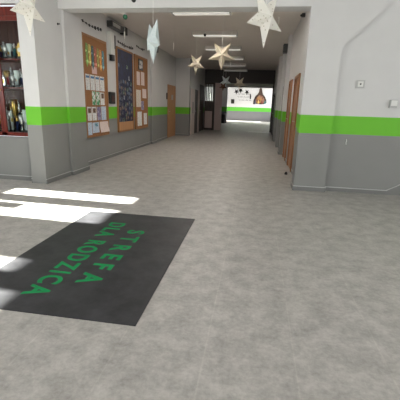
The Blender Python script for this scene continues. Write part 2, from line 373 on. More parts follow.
# ------------------------------------------------------------------ doors
dn = [0]
def door_x(x, sgn, y0, y1, z1, mleaf, mframe, label, handle='far', proud=.03, out=.004):
    """closed door set in a wall whose face is x; sgn = direction into the corridor"""
    dn[0] += 1
    fr = bmesh.new(); a, b = sorted((x-sgn*.10, x+sgn*proud)); t = .06
    bx(fr, a, b, y0, y0+t, 0, z1-t, .004); bx(fr, a, b, y1-t, y1, 0, z1-t, .004); bx(fr, a, b, y0, y1, z1-t, z1, .004)
    f = struct(obj('door_%d' % dn[0], fr, mframe), label, 'door')
    lf = bmesh.new(); a, b = sorted((x-sgn*.05, x+sgn*out)); bx(lf, a, b, y0+t, y1-t, .008, z1-t, .003)
    l = obj('door_leaf', lf, mleaf, f)
    hy = y0+t+.07 if handle == 'near' else y1-t-.07
    h = bmesh.new(); c = x+sgn*out
    a, b = sorted((c, c+sgn*.008)); bx(h, a, b, hy-.02, hy+.02, .93, 1.17, .003)
    tube(h, [(c, hy, 1.08), (c+sgn*.05, hy, 1.08), (c+sgn*.052, hy+(.11 if handle == 'near' else -.11), 1.08)], .009, 8)
    obj('door_handle', h, M_STEEL, l)
    return f
door_x(XR, -1, 7.83, 8.78, 2.05, M_DOOR, M_DOOR, 'nearest brown wooden door in the right corridor wall', 'near')
door_x(XR, -1, 9.5, 10.3, 2.05, M_DOOR, M_DOOR, 'second brown wooden door in the right corridor wall', 'near')
d = door_x(XL, 1, 14.4, 15.75, 2.13, M_DOOR2, M_DOOR2, 'light brown wooden door in the left corridor wall', 'near')
bm = bmesh.new(); bx(bm, XL+.004, XL+.012, 15.05, 15.35, 1.55, 1.75); obj('door_sign', bm, M_SOCKETGREY, d)
bm = bmesh.new(); bx(bm, XL, XL+.03, 14.2, 14.32, 1.55, 1.8, .004); tag(obj('notice_plate', bm, M_DOORDARK), 'small dark plate on the wall just before the light brown door', 'sign')
door_x(XR, -1, 11.6, 12.5, 2.05, M_DOORDARK, M_DOORDARK, 'third door in the right wall, dark brown', 'near')
door_x(XR, -1, 13.4, 14.3, 2.05, M_DOORDARK, M_DARK, 'fourth door in the right wall, dark brown', 'near')
door_x(XR, -1, 16.0, 17.4, 2.05, M_DOORDARK, M_DARK, 'fifth door in the right wall, wide and dark', 'near')
door_x(XR, -1, 18.6, 19.6, 2.05, M_DOORDARK, M_DARK, 'last door in the right wall before the portal', 'near')
door_x(XN, 1, 18.75, 20.1, 2.4, M_DOORDARK, M_DARK, 'dark door in the left wall closest to the portal', 'near')
d = door_x(XN, 1, 16.25, 17.15, 2.08, M_WDOOR, M_WDOOR, 'pale pinkish door with dark plate, first in the far left wall', 'near', .03, .028)
bm = bmesh.new(); bx(bm, XN+.028, XN+.036, 16.62, 16.74, 1.0, 1.5, .002); obj('door_plate', bm, M_DARK, d)
door_x(XN, 1, 17.2, 18.1, 2.08, M_DOORDARK, M_DARK, 'dark door between the two pale doors of the far left wall', 'near', .01)
door_x(XN, 1, 18.2, 18.6, 2.08, M_WDOOR, M_WDOOR, 'narrow white door, second pale one in the far left wall', 'near', .03, .028)

# sidelight with barred glass and leaf at the portal
dn[0] += 1
bm = bmesh.new()
for x0, x1 in ((XN, XN+.05), (-2.53, -2.41)): bx(bm, x0, x1, YP+.02, YP+.12, 0, 2.6)
for z0, z1 in ((0, .12), (1.06, 1.62), (2.52, 2.60)): bx(bm, XN+.05, -2.53, YP+.03, YP+.11, z0, z1)
pf = struct(obj('door_%d' % dn[0], bm, M_DOORDARK), 'dark framed sidelight with barred glass left of the portal', 'door')
box('pane', M_GLASS, XN+.05, -2.53, YP+.065, YP+.072, 1.62, 2.52, parent=pf)
bm = bmesh.new()
for k in range(4): bx(bm, XN+.085+k*.095, XN+.135+k*.095, YP+.03, YP+.055, 1.62, 2.52)
obj('window_bars', bm, M_DARK, pf)
box('lower_panel', M_PINK, XN+.05, -2.53, YP+.04, YP+.10, .12, 1.06, 0, pf)
dn[0] += 1
bm = bmesh.new(); bx(bm, -2.40, -2.0, YP+.04, YP+.09, .01, 2.59, .004)
pl = struct(obj('door_%d' % dn[0], bm, M_PINK), 'pale pink door leaf standing at the left of the portal', 'door')
bm = bmesh.new(); bx(bm, -2.08, -2.05, YP+.02, YP+.04, .85, 1.25, .003); obj('door_handle', bm, M_STEEL, pl)

# doorstop on the floor by the nearest brown door
bm = bmesh.new(); lathe(bm, [(.032, 0), (.035, .012), (.024, .03), (.02, .055)], 14)
o = tag(obj('doorstop', bm, M_BLACK, None, True, (.69, 7.5, 0)), 'small black doorstop on floor before the nearest brown door', 'doorstop')

# ------------------------------------------------------------------ floor mat with lettering
MX0, MX1, MY0, MY1 = -2.01, -.66, 1.84, 4.04
bm = bmesh.new(); bx(bm, MX0, MX1, MY0, MY1, 0, .006, .002)
mt = tag(obj('floor_mat', bm, M_MAT), 'large charcoal grey floor mat with green lettering on the sunlit floor', 'mat')
def lettering(text, xbase, yc0, yc1, cap, cond):
    """letters read towards the viewer; their tops point to +X; first/last letter centres at yc0/yc1"""
    def make(sp):
        cu = bpy.data.curves.new('lettering', 'FONT'); cu.body = text; cu.size = cap/.70; cu.space_character = sp; cu.offset = .006; cu.extrude = .0012
        cu.space_word = .95
        o = bpy.data.objects.new('lettering', cu); C.objects.link(o); bpy.context.view_layer.update()
        return o
    want = abs(yc0-yc1)/cond
    lw = cap*.78                                     # mean width of the two end letters
    w = []
    for sp in (1.0, 1.4):
        o = make(sp); w.append(o.dimensions.x); bpy.data.objects.remove(o)
    sp = 1.0+(want+lw-w[0])/(w[1]-w[0])*.4
    o = make(sp); me = bpy.data.meshes.new_from_object(o.evaluated_get(bpy.context.evaluated_depsgraph_get())); bpy.data.objects.remove(o)
    R = Matrix.Translation((xbase, yc0+lw*cond/2, .0072)) @ Matrix.Rotation(-PI/2, 4, 'Z') @ Matrix.Diagonal((cond, 1, 1, 1))
    me.transform(R); me.materials.clear(); me.materials.append(M_LET)
    p = bpy.data.objects.new('lettering', me); C.objects.link(p); p.parent = mt; p['label'] = 'green capital letters reading %s' % text
lettering('STREFA', -1.29, 3.42, 2.34, .175, .95)
lettering('DLA RODZICA', -1.58, 3.63, 2.10, .175, .80)

# ------------------------------------------------------------------ trophy cabinet
CX0, CX1, CZ0, CZ1, CYF = -5.30, -3.685, .76, 2.73, 5.445
cab = tag(empty('trophy_cabinet', (-4.5, 5.5, CZ0)), 'dark red mahogany trophy cabinet with glass doors set in left wall', 'cabinet')
def cpart(name, bm, m): 
    o = obj(name, bm, m, cab); o.matrix_parent_inverse = Matrix.Translation((4.5, -5.5, -CZ0)); return o
bm = bmesh.new()
bx(bm, CX0, CX0+.03, 5.46, 5.86, CZ0, CZ1); bx(bm, CX1-.03, CX1, 5.46, 5.86, CZ0, CZ1); bx(bm, CX0, CX1, 5.46, 5.86, CZ0, CZ0+.03); bx(bm, CX0, CX1, 5.46, 5.86, CZ1-.10, CZ1)
bx(bm, CX0, CX1, 5.44, 5.46, CZ1-.13, CZ1)
cpart('carcass', bm, M_MAHOG)
bm = bmesh.new()
n = 12
for k in range(n):
    w = (CX1-CX0-.06)/n; bx(bm, CX0+.03+k*w, CX0+.03+(k+1)*w-.004, 5.84, 5.86, CZ0+.03, CZ1-.10)
cpart('back_panel', bm, M_MAHOGIN)
SH = [CZ0+.03, 1.55, 1.99]
for z in SH[1:]:
    bm = bmesh.new(); bx(bm, CX0+.03, CX1-.03, 5.50, 5.84, z-.025, z); cpart('shelf', bm, M_MAHOG)
for x0, x1 in ((-5.30, -4.735), (-4.735, -4.195), (-4.195, -3.685)):
    bm = bmesh.new(); t = .065
    a, b = x0+.003, x1-.003
    bx(bm, a, a+t, CYF-.015, CYF+.012, CZ0, CZ1-.135, .004); bx(bm, b-t*.5, b, CYF-.015, CYF+.012, CZ0, CZ1-.135, .004)
    bx(bm, a, b, CYF-.015, CYF+.012, CZ0, CZ0+t, .004); bx(bm, a, b, CYF-.015, CYF+.012, CZ1-.135-t, CZ1-.135, .004)
    d = cpart('door', bm, M_MAHOG)
    g = bmesh.new(); bx(g, a+t, b-t*.5, CYF-.003, CYF+.001, CZ0+t, CZ1-.135-t); obj('glass_pane', g, M_GLASS, d)
    k = bmesh.new(); lathe(k, [(.006, 0), (.006, .012), (.013, .018), (.012, .03), (.004, .034)], 10, Matrix.Translation((a+t/2, CYF-.015, 1.5)) @ Matrix.Rotation(PI/2, 4, 'X')); obj('knob', k, M_GOLD, d)

def trophy(kind, h, mmetal, loc, rz, label):
    t = empty('trophy', loc, rz); t.scale = (.78, .78, 1); tag(t, label, 'trophy', 'trophies in the cabinet')
    b = bmesh.new(); bh = h*.16
    bx(b, -.045, .045, -.045, .045, 0, bh, .004); obj('base', b, random.choice((M_BLACK, M_BLACK, M_DKGREY)), t)
    c = bmesh.new(); r = .055
    if kind == 'cup':
        lathe(c, [(.03, bh), (.012, bh+.02), (.010, h*.42), (.02, h*.46), (.045, h*.55), (.06, h*.75), (.065, h), (.058, h), (.04, h*.6), (.005, h*.52)], 16)
        obj('cup', c, mmetal, t, True)
        for s in (-1, 1):
            k = bmesh.new(); tube(k, [(s*.058, 0, h*.9), (s*.095, 0, h*.88), (s*.10, 0, h*.74), (s*.075, 0, h*.62), (s*.048, 0, h*.58)], .006); obj('handle', k, mmetal, t, True)
    elif kind == 'column':
        lathe(c, [(.028, bh), (.028, h*.62), (.036, h*.63), (.036, h*.66), (.01, h*.67), (.01, h*.7)], 12); obj('column', c, random.choice((mmetal, M_TEAL, M_RED, M_NAVYP)), t, True)
        f = bmesh.new(); lathe(f, [(.012, h*.7), (.02, h*.72), (.024, h*.8), (.03, h*.86), (.016, h*.89), (.012, h*.91), (.019, h*.94), (.019, h*.98), (.006, h)], 10); obj('figure', f, mmetal, t, True)
    else:
        prism(c, [(-.035, bh), (.035, bh), (.045, h*.55), (.03, h*.9), (0, h), (-.03, h*.9), (-.045, h*.55)], -.008, .008, 'Y'); obj('plaque', c, mmetal, t)
        f = bmesh.new(); lathe(f, [(.035, -.012), (.035, .002), (.028, .004), (.004, .004)], 14, Matrix.Translation((0, -.006, h*.56)) @ Matrix.Rotation(PI/2, 4, 'X')); obj('medallion', f, M_GOLD if mmetal is not M_GOLD else M_SILVER, t)
M_TEAL = mat('teal_enamel', (.03, .12, .13, 1), .3); M_RED = mat('red_enamel', (.18, .02, .02, 1), .3); M_NAVYP = mat('navy_enamel', (.012, .02, .07, 1), .3)
M_CRYSTAL = mat('pale_crystal', (.55, .62, .62, 1), .12)
kinds = ['cup', 'column', 'plaque']; mets = [('silver', M_SILVER), ('gold', M_GOLD), ('silver', M_SILVER), ('pale', M_CRYSTAL)]
kw = {'cup': 'two-handled trophy cup', 'column': 'trophy column with figure', 'plaque': 'trophy plaque'}
shelfname = ['bottom', 'middle', 'top']
seen = {}
for si, z in enumerate(SH):
    top = (SH[si+1]-.03 if si < 2 else 2.40)-z
    for row, y in enumerate((5.57, 5.73)):
        n = 17
        for k in range(n):
            x = -5.15+.086*k+(.04 if row else 0)
            if x > -3.76 or x < -4.65: continue
            kd = ['cup', 'column', 'column', 'cup', 'plaque'][(k*2+row*3+si*2) % 5]; mn, mm = mets[(k+row*2+si) % 4]
            h = top*(.48+.34*random.random())*(1.0 if row else .82)
            if si == 2: h *= .92
            i = (si, row, k)
            xi = int((-3.76-x)/.086)
            place = ['at the right end', 'second from the right end', 'third from the right end', 'fourth from the right', 'fifth from the right', 'sixth from the right', 'seventh from the right', 'eighth from the right', 'ninth from the right', 'tenth from the right', 'eleventh from the right', 'twelfth from the right'][min(xi, 11)]
            lab = '%s %s, %s shelf, %s row, %s' % (mn, kw[kd], shelfname[si], ['front', 'back'][row], place)
            trophy(kd, h, mm, (x, y, z), random.uniform(-.5, .5), lab)

# ------------------------------------------------------------------ boards on the left wall
BF = XL+.03   # face of a board's field
def board(name, label, pieces, field, frame, frame_m, cat='notice board'):
    b = tag(empty(name, (XL, frame[0], frame[2])), label, cat)
    inv = Matrix.Translation((-XL, -frame[0], -frame[2]))
    bm = bmesh.new()
    for y0, y1, z0, z1 in pieces: bx(bm, XL, BF, y0, y1, z0, z1)
    o = obj('board_field', bm, field, b); o.matrix_parent_inverse = inv
    fm = bmesh.new(); y0, y1, z0, z1 = frame; t = .045
    bx(fm, XL, BF+.015, y0-t, y0, z0-t, z1+t, .004); bx(fm, XL, BF+.015, y1, y1+t, z0-t, z1+t, .004)
    bx(fm, XL, BF+.015, y0, y1, z0-t, z0, .004); bx(fm, XL, BF+.015, y0, y1, z1, z1+t, .004)
    o = obj('board_frame', fm, frame_m, b); o.matrix_parent_inverse = inv
    return b, inv
board('cork_board', 'tall cork notice board with coloured paper strips and leaflets, nearest', [(7.24, 8.34, .64, 2.66)], M_CORK, (7.24, 8.34, .64, 2.66), M_CORKFRAME)
b2, inv = board('photo_board', 'tall wood framed navy board crowded with photographs, the middle one', [(9.06, 10.17, .86, 2.68)], M_NAVY, (9.06, 10.17, .64, 2.68), M_CORKFRAME)
bm = bmesh.new(); bx(bm, XL, BF+.004, 9.06, 10.17, .64, .86); o = obj('wood_panel', bm, M_DOOR2, b2); o.matrix_parent_inverse = inv
board('pin_board', 'tall cork notice board with pale sheets, farthest of the three', [(10.42, 11.55, .64, 2.68)], M_CORK, (10.42, 11.55, .64, 2.68), M_CORKFRAME)

def sheet(name, m, y0, y1, z0, z1, label, cat, group, th=.003, off=0, curl=.004):
    """a pinned sheet: slightly bowed, real thickness"""
    bm = bmesh.new(); n = 5; x = BF+.001+off
    F = []; B = []
    for j in range(n+1):
        v = j/n; z = (z0-z1)*v; bow = curl*v*v
        F.append([bm.verts.new((th+bow, dy, z)) for dy in (-(y1-y0)/2, (y1-y0)/2)]); B.append([bm.verts.new((bow, dy, z)) for dy in (-(y1-y0)/2, (y1-y0)/2)])
    for j in range(n):
        bm.faces.new((F[j][0], F[j][1], F[j+1][1], F[j+1][0])); bm.faces.new((B[j][1], B[j][0], B[j+1][0], B[j+1][1]))
        for s in (0, 1): bm.faces.new((F[j][s], F[j+1][s], B[j+1][s], B[j][s]))
    bm.faces.new((F[0][0], B[0][0], B[0][1], F[0][1])); bm.faces.new((F[n][0], F[n][1], B[n][1], B[n][0]))
    o = obj(name, bm, m, None, True, (x, (y0+y1)/2, z1)); o.data.shade_flat()
    return tag(o, label, cat, group)
def rest(o, z): return o
G1 = 'papers pinned on the nearest cork board'
W = (.72, .72, .70, 1); INK = (.25, .26, .3, 1)
P_W = lines_paper('printed_white_paper', W, INK); P_PINK = mat('pink_paper', (.62, .42, .40, 1), .7); P_BLUE = mat('blue_print', (.06, .16, .32, 1), .6)
P_GR = collage('green_leaflet_print', [(.05, .25, .10, 1), (.6, .66, .6, 1), (.08, .33, .14, 1), (.66, .7, .66, 1)], 22)
P_BR = collage('brown_picture', [(.12, .05, .02, 1), (.2, .1, .04, 1), (.05, .025, .02, 1)], 40)
P_PU = collage('purple_picture', [(.22, .2, .33, 1), (.36, .34, .45, 1), (.16, .13, .25, 1)], 20)
P_PB = lines_paper('pale_blue_paper_print', (.50, .58, .68, 1), (.15, .25, .4, 1)); P_PP = lines_paper('pale_pink_paper_print', (.70, .58, .54, 1), (.45, .3, .3, 1), 22, .68)
P_TEAL = collage('teal_picture', [(.05, .18, .2, 1), (.3, .4, .5, 1), (.1, .25, .35, 1)], 26)
strips = [('green', (0.22, 0.41, 0.08, 1)), ('yellow', (0.74, 0.61, 0.14, 1)), ('dark teal', (.05, .13, .14, 1)), ('brick red', (0.51, 0.12, 0.07, 1)), ('olive', (0.38, 0.36, 0.08, 1)), ('orange', (0.80, 0.35, 0.07, 1)), ('sea blue', (0.11, 0.32, 0.38, 1))]
# top strips: long paper ties with a zig-zag lower end, each one thing
for k, (n, c) in enumerate(strips):
    m = collage(n.replace(' ', '_')+'_paper', [c, tuple(min(.85, v*1.5+.15) for v in c[:3])+(1,), tuple(v*.7 for v in c[:3])+(1,)], 14)
    y0 = 7.33+k*.133; w = .115; zt = 2.53-.008*k; zb = 2.06+.04*math.sin(k*2.1)
    bm = bmesh.new(); hw = w/2; H = zt-zb
    prism(bm, [(-hw*.7, 0), (hw*.7, 0), (hw, -H*.25), (hw*.75, -H*.5), (hw, -H*.8), (0, -H), (-hw, -H*.8), (-hw*.75, -H*.5), (-hw, -H*.25)], .0, .004, 'X')
    tag(obj('paper_strip', bm, m, None, False, (BF+.001, y0+hw, zt)), '%s paper strip in the row at top of the nearest cork board' % n, 'paper decoration', 'coloured paper strips on the cork board')
GW = 'row of white sheets with blue headers'
pos = ['first from the left', 'second from the left', 'third from the left', 'last on the right']
for i, (a, b) in enumerate(((7.27, 7.46), (7.49, 7.70), (7.73, 7.94), (7.97, 8.20))):
    s = sheet('leaflet', P_W, a, b, 1.60, 1.92, 'white sheet with blue header in upper row of nearest board, %s' % pos[i], 'leaflet', GW)
    bm = bmesh.new(); bx(bm, .0025, .0042, -(b-a)*.42, (b-a)*.42, -.075, -.03); obj('header', bm, P_BLUE, s)
sheet('leaflet', P_PINK, 7.59, 7.83, 1.95, 2.10, 'small pink sheet below the coloured strips on nearest cork board', 'leaflet', G1)
sheet('leaflet', P_GR, 7.54, 7.70, 1.29, 1.58, 'green and white leaflet, left of the pair on nearest cork board', 'leaflet', G1)
sheet('leaflet', P_GR, 7.74, 7.92, 1.29, 1.58, 'green and white leaflet, right of the pair on nearest cork board', 'leaflet', G1)
s = sheet('leaflet', P_W, 7.96, 8.18, 1.29, 1.57, 'white sheet with small brown picture beside the green leaflets', 'leaflet', G1)
bm = bmesh.new(); bx(bm, .003, .0048, -.06, .08, -.13, -.02); obj('picture', bm, P_BR, s)
for i, (a, b) in enumerate(((7.28, 7.48), (7.51, 7.72))):
    s = sheet('leaflet', P_W, a, b, .955, 1.25, 'white sheet with dark red picture on top, %s of the pair' % ['left', 'right'][i], 'leaflet', G1)
    bm = bmesh.new(); bx(bm, .003, .0048, -.07, .07, -.13, -.03); obj('picture', bm, P_BR, s)
sheet('leaflet', P_PU, 7.76, 7.95, .955, 1.25, 'purple grey poster in lower row of nearest cork board', 'poster', G1)
sheet('leaflet', P_PB, 7.98, 8.24, .95, 1.26, 'pale blue printed sheet in lower row at right of purple poster', 'leaflet', G1)
sheet('leaflet', P_PB, 7.27, 7.46, .65, .92, 'pale blue sheet at bottom left corner of nearest cork board', 'leaflet', G1)
s = sheet('leaflet', P_PB, 7.49, 7.83, .68, .91, 'blue sheet with teal picture at bottom of nearest cork board', 'leaflet', G1)
bm = bmesh.new(); bx(bm, .003, .005, -.06, .10, -.09, -.02); obj('picture', bm, P_TEAL, s)
sheet('leaflet', P_PP, 7.87, 8.36, .67, .915, 'wide pale pink sheet at bottom right of nearest cork board', 'leaflet', G1, curl=.03)
# middle board: individual photographs
pm = [collage('photo_%s' % n, c, 34, .35) for n, c in (('cool', [(.02, .03, .06, 1), (.10, .14, .22, 1), (.18, .22, .28, 1), (.03, .06, .14, 1)]), ('warm', [(.05, .03, .03, 1), (.25, .15, .10, 1), (.26, .2, .16, 1), (.06, .05, .06, 1)]), ('dark', [(.015, .015, .025, 1), (.05, .06, .09, 1), (.14, .14, .18, 1)]), ('green', [(.02, .05, .03, 1), (.08, .16, .07, 1), (.25, .3, .24, 1)]), ('pale', [(.35, .36, .42, 1), (.06, .08, .14, 1), (.5, .5, .5, 1)]))]
random.seed(3)
for r in range(12):
    for c in range(7):
        z = .93+r*.135; y = 9.10+c*.148
        dens = .92 if r < 8 else (.30 if r < 11 else .18)
        if random.random() > dens: continue
        w, h = random.choice(((.12, .09), (.09, .12), (.13, .10), (.10, .10)))
        y += random.uniform(-.03, .03); z += random.uniform(-.035, .035)
        m = random.choices(pm, (4, 3, 6, 2, 1.2))[0]
        bm = bmesh.new(); R = Matrix.Rotation(random.uniform(-.35, .35), 4, 'X')
        bx(bm, 0, .003, -w/2, w/2, -h/2, h/2, 0, R)
        tag(obj('photograph', bm, m, None, False, (BF+.001+.0016*random.random(), min(max(y+.06, 9.14), 10.09), z)), 'small photograph pinned in the crowd on the navy board', 'photograph', 'photographs on the navy board')
# farthest board
G3 = 'sheets pinned on the farthest cork board'
s = sheet('poster', M_BLACK, 10.70, 11.12, 2.33, 2.64, 'dark framed poster at top of the farthest cork board', 'poster', G3, th=.012, curl=0)
bm = bmesh.new(); bx(bm, .012, .014, -.16, .16, -.27, -.04); obj('print', bm, collage('pale_print', [(.6, .6, .58, 1), (.5, .5, .5, 1), (.12, .12, .13, 1), (.62, .6, .58, 1)], 16), s)
sheet('leaflet', P_PP, 10.54, 10.83, 1.89, 2.27, 'tall pale pink sheet, left of the pair on farthest board', 'leaflet', G3)
sheet('leaflet', P_PP, 10.94, 11.27, 1.90, 2.29, 'tall pale pink sheet, right of the pair on farthest board', 'leaflet', G3)
sheet('leaflet', lines_paper('cream_printed_paper', (.66, .60, .52, 1), (.35, .3, .27, 1)), 10.47, 10.90, 1.25, 1.75, 'large cream sheet in the middle left of farthest board', 'leaflet', G3)
sheet('leaflet', P_PP, 11.06, 11.46, 1.52, 1.80, 'pale sheet at middle right edge of farthest board', 'leaflet', G3)
sheet('leaflet', P_PU, 10.93, 11.19, 1.16, 1.43, 'purple grey picture in the centre of farthest board', 'poster', G3)
sheet('leaflet', P_W, 10.56, 10.97, .68, 1.11, 'white sheet at bottom left of farthest board', 'leaflet', G3)
sheet('leaflet', P_W, 11.17, 11.50, .70, 1.06, 'white sheet at bottom right of farthest board', 'leaflet', G3)

# small things on the left wall
t = tag(empty('intercom_box', (XL, 8.63, 1.32)), 'black rounded box on left wall between cork board and photo board', 'wall box')
bm = bmesh.new(); bx(bm, 0, .07, -.15, .15, 0, .29, .025); obj('case', bm, M_BLACK, t)
bm = bmesh.new(); bx(bm, .068, .074, -.08, .08, .06, .2, .004); obj('panel', bm, mat('dark_red_panel', (.06, .015, .012, 1), .4), t)
bm = bmesh.new(); bx(bm, 0, .012, -.04, .04, -.04, .04, .003)
s = tag(obj('light_switch', bm, M_PLASTIC, None, False, (XL, 6.99, 1.43)), 'pale switch on left wall just before the nearest cork board', 'switch')
bm = bmesh.new(); bx(bm, .012, .018, -.022, .022, -.025, .025, .002); obj('rocker', bm, M_SOCKETGREY, s)
t = tag(empty('ceiling_unit', (XL, 8.55, 3.07)), 'long dark grey box unit fixed high up over the boards', 'box unit')
bm = bmesh.new(); bx(bm, 0, .14, 0, .75, 0, .14, .012); obj('case', bm, M_DKGREY, t)
bm = bmesh.new(); bx(bm, .02, .17, .75, .93, -.03, .15, .012); obj('end_block', bm, M_BLACK, t)
bm = bmesh.new(); bx(bm, .14, .144, .04, .5, .03, .11, .002); obj('front_panel', bm, M_SOCKETGREY, t)
t = tag(empty('wall_cabinet', (XL, 8.52, 2.47)), 'narrow white box on left wall above the black intercom box', 'wall box')
bm = bmesh.new(); bx(bm, 0, .10, 0, .22, 0, .5, .01); obj('case', bm, M_PLASTIC, t)
bm = bmesh.new(); bx(bm, 0, .08, .23, .36, .16, .46, .01); obj('bracket', bm, M_BLACK, t)
bm = bmesh.new(); bx(bm, .01, .09, .10, .24, -.14, .02, .01); obj('connector_block', bm, M_BLACK, t)
t = tag(empty('wall_speaker', (XL+.06, 12.2, 3.02)), 'small dark loudspeaker high on left wall past the farthest board', 'speaker')
bm = bmesh.new(); bx(bm, 0, .14, -.13, .13, 0, .22, .01); obj('case', bm, M_DKGREY, t)
bm = bmesh.new(); bx(bm, .14, .146, -.11, .11, .02, .2, .002); obj('grille', bm, M_BLACK, t)
# garlands of small dark cut-outs along the wall top
def garland(y0, y1, z, label):
    t = tag(empty('paper_garland', (XL+.01, y0, z)), label, 'garland', 'dark garlands above the boards')
    bm = bmesh.new(); tube(bm, [(0, (y1-y0)*k/8, -.03*math.sin(PI*k/8)) for k in range(9)], .006, 5); obj('cord', bm, M_DARK, t)
    n = int((y1-y0)/.13)
    for k in range(n):
        y = (k+.5)*(y1-y0)/n; r = random.uniform(.025, .055); bm = bmesh.new(); pts = []
        for q in range(10):
            rr = r*(1 if q % 2 == 0 else .45)*random.uniform(.7, 1.1); pts.append((y+rr*math.cos(q*PI/5), -.03*math.sin(PI*y/(y1-y0))+rr*math.sin(q*PI/5)))
        prism(bm, pts, -.004, .012, 'X'); obj('cut_out', bm, M_DARK, t)
garland(7.25, 8.25, 2.94, 'garland of dark cut-outs on wall above the nearest cork board')
garland(9.15, 10.35, 2.86, 'garland of dark cut-outs on wall above the navy photo board')
garland(10.6, 11.4, 2.98, 'garland of dark cut-outs on wall above the farthest board')
# hook on the column
bm = bmesh.new(); lathe(bm, [(.018, 0), (.018, .01), (.008, .014), (.008, .03), (.012, .034), (.006, .04)], 10, Matrix.Rotation(PI/2, 4, 'Y'))
tag(obj('wall_hook', bm, M_BLACK, None, True, (-3.41, 6.0, 2.60)), 'small black hook near the top of the left column', 'hook')

# ------------------------------------------------------------------ right wall fittings
Yw = YB+.10
t = tag(empty('light_switch', (1.575, Yw, 1.75)), 'square grey light switch higher on the white right wall', 'switch')
bm = bmesh.new(); bx(bm, -.065, .065, -.014, 0, -.06, .06, .004); obj('plate', bm, M_SOCKETGREY, t)
bm = bmesh.new(); bx(bm, -.04, .04, -.02, -.014, -.04, .04, .003); obj('rocker', bm, M_PLASTIC, t)
bm = bmesh.new(); bx(bm, -.012, .012, -.024, -.02, -.012, .012, .002); obj('indicator', bm, M_BLACK, t)
t = tag(empty('wall_socket', (2.10, Yw, 1.463)), 'white wall socket box just above the green stripe at right', 'socket')
bm = bmesh.new(); bx(bm, -.055, .055, -.045, 0, -.06, .06, .006); obj('case', bm, M_SOCKETGREY, t)
bm = bmesh.new(); bx(bm, -.04, .05, -.055, -.045, -.03, .055, .004); obj('cover_flap', bm, M_PLASTIC, t)
bm = bmesh.new(); tube(bm, [(0, -.006, .03), (.004, -.01, 0), (-.002, -.008, -.03), (.004, -.006, -.06)], .006)
tag(obj('cable_end', bm, M_PLASTIC, None, True, (1.48, Yw, .86)), 'short white cable end on the grey band of right wall', 'cable')
t = tag(empty('ceiling_sensor', (XR-.02, 8.1, 3.12)), 'small dark sensor at the top of the right corridor wall', 'sensor')
bm = bmesh.new(); bx(bm, -.05, .02, -.04, .04, .03, .1, .008); obj('case', bm, M_DKGREY, t)
bm = bmesh.new(); lathe(bm, [(.035, 0), (.033, .02), (.02, .035), (.004, .04)], 12, Matrix.Translation((-.05, 0, .062)) @ Matrix.Scale(.7, 4) @ Matrix.Rotation(-PI/2, 4, 'Y')); obj('lens', bm, M_BLACK, t, True)
t = tag(empty('wall_speaker', (XR-.10, 11.0, 2.86)), 'small dark loudspeaker high on right corridor pilaster', 'speaker')
bm = bmesh.new(); bx(bm, -.12, 0, -.10, .10, 0, .24, .01); obj('case', bm, M_DKGREY, t)
bm = bmesh.new(); bx(bm, -.126, -.12, -.08, .08, .02, .22, .002); obj('grille', bm, M_BLACK, t)

# ------------------------------------------------------------------ ceiling lights
ADDED_LIGHT = (30, 32, 22, 13, 1, 1)      # light added under the fixtures to brighten the corridor, weaker farther in
def lit(n, e):
    m = mat(n, (.86, .86, .83, 1), .25); b = m.node_tree.nodes['Principled BSDF']; b.inputs['Emission Color'].default_value = (1, .96, .88, 1); b.inputs['Emission Strength'].default_value = e; return m
M_LIT = [lit('added_glow_diffuser_%d' % k, e) for k, e in enumerate((.4, .38, .3, .22, .15, .1))]  # glow added to the diffusers of the ceiling fixtures
NL = ['nearest', 'second', 'third', 'fourth', 'fifth', 'sixth']
for i in range(6):
    y = 7.8+2.41*i
    t = tag(empty('ceiling_light', (-1.28, y, ZC)), 'long white ceiling light across the corridor, %s from the entrance' % NL[i], 'ceiling light', 'row of corridor ceiling lights')
    bm = bmesh.new(); bx(bm, -.61, .61, 0, .22, -.10, 0, .004); obj('housing', bm, M_LAMPCASE, t)
    bm = bmesh.new(); bx(bm, -.585, .585, .012, .208, -.13, -.10, .012); obj('diffuser', bm, M_LIT[i], t)
    for s in (-1, 1):
        bm = bmesh.new(); a, b = sorted((s*.585, s*.62)); bx(bm, a, b, .004, .216, -.132, -.03, .004); obj('end_cap', bm, M_SOCKETGREY, t)

# ------------------------------------------------------------------ hanging paper stars
def star(center, R, mstar, rz, tilt, ztop, label, cat='paper star', depth=.30, roll=0):
    t = tag(empty('paper_star', center, rz), label, cat, 'hanging paper stars')
    bm = bmesh.new(); ri = .40*R; d = depth*R
    rim = []
    for q in range(10):
        a = -PI/2+q*PI/5+roll; r = R if q % 2 == 0 else ri
        rim.append(bm.verts.new((r*math.cos(a), 0, r*math.sin(a))))
    f = bm.verts.new((0, -d, 0)); b = bm.verts.new((0, d, 0))
    for q in range(10):
        bm.faces.new((f, rim[q], rim[(q+1) % 10])); bm.faces.new((b, rim[(q+1) % 10], rim[q]))
    o = obj('star_body', bm, mstar, t); o.rotation_euler = (tilt, 0, 0)
    bm = bmesh.new(); tube(bm, [(0, 0, ri*.9), (0, 0, ztop-center[2])], .0035, 5); obj('string', bm, M_STRING, t)
    return t
star((.02, 4.56, 2.36), .335, M_STARW, math.radians(50), .0, ZF, 'large white perforated paper star hanging near right, in front of the lintel')
star((-2.93, 4.48, 2.47), .33, M_STARW, math.radians(84), 0, ZF, 'white perforated paper star hanging before the left column')
star((-1.62, 5.55, 2.27), .33, M_STARB, math.radians(124), .0, ZF, 'pale bluish paper star seen nearly edge on, over the cork boards')
star((-1.90, 11.03, 2.54), .32, M_STARC, math.radians(40), .05, ZC, 'smaller cream paper star hanging left of centre in the corridor')
star((-.88, 8.55, 2.47), .33, M_STARC, math.radians(8), .0, ZC, 'cream paper star hanging centrally under the ceiling lights')
star((-1.56, 17.34, 2.47), .31, M_STARB, math.radians(20), .0, ZC, 'small bluish paper star far down the corridor, left of its cream neighbour')
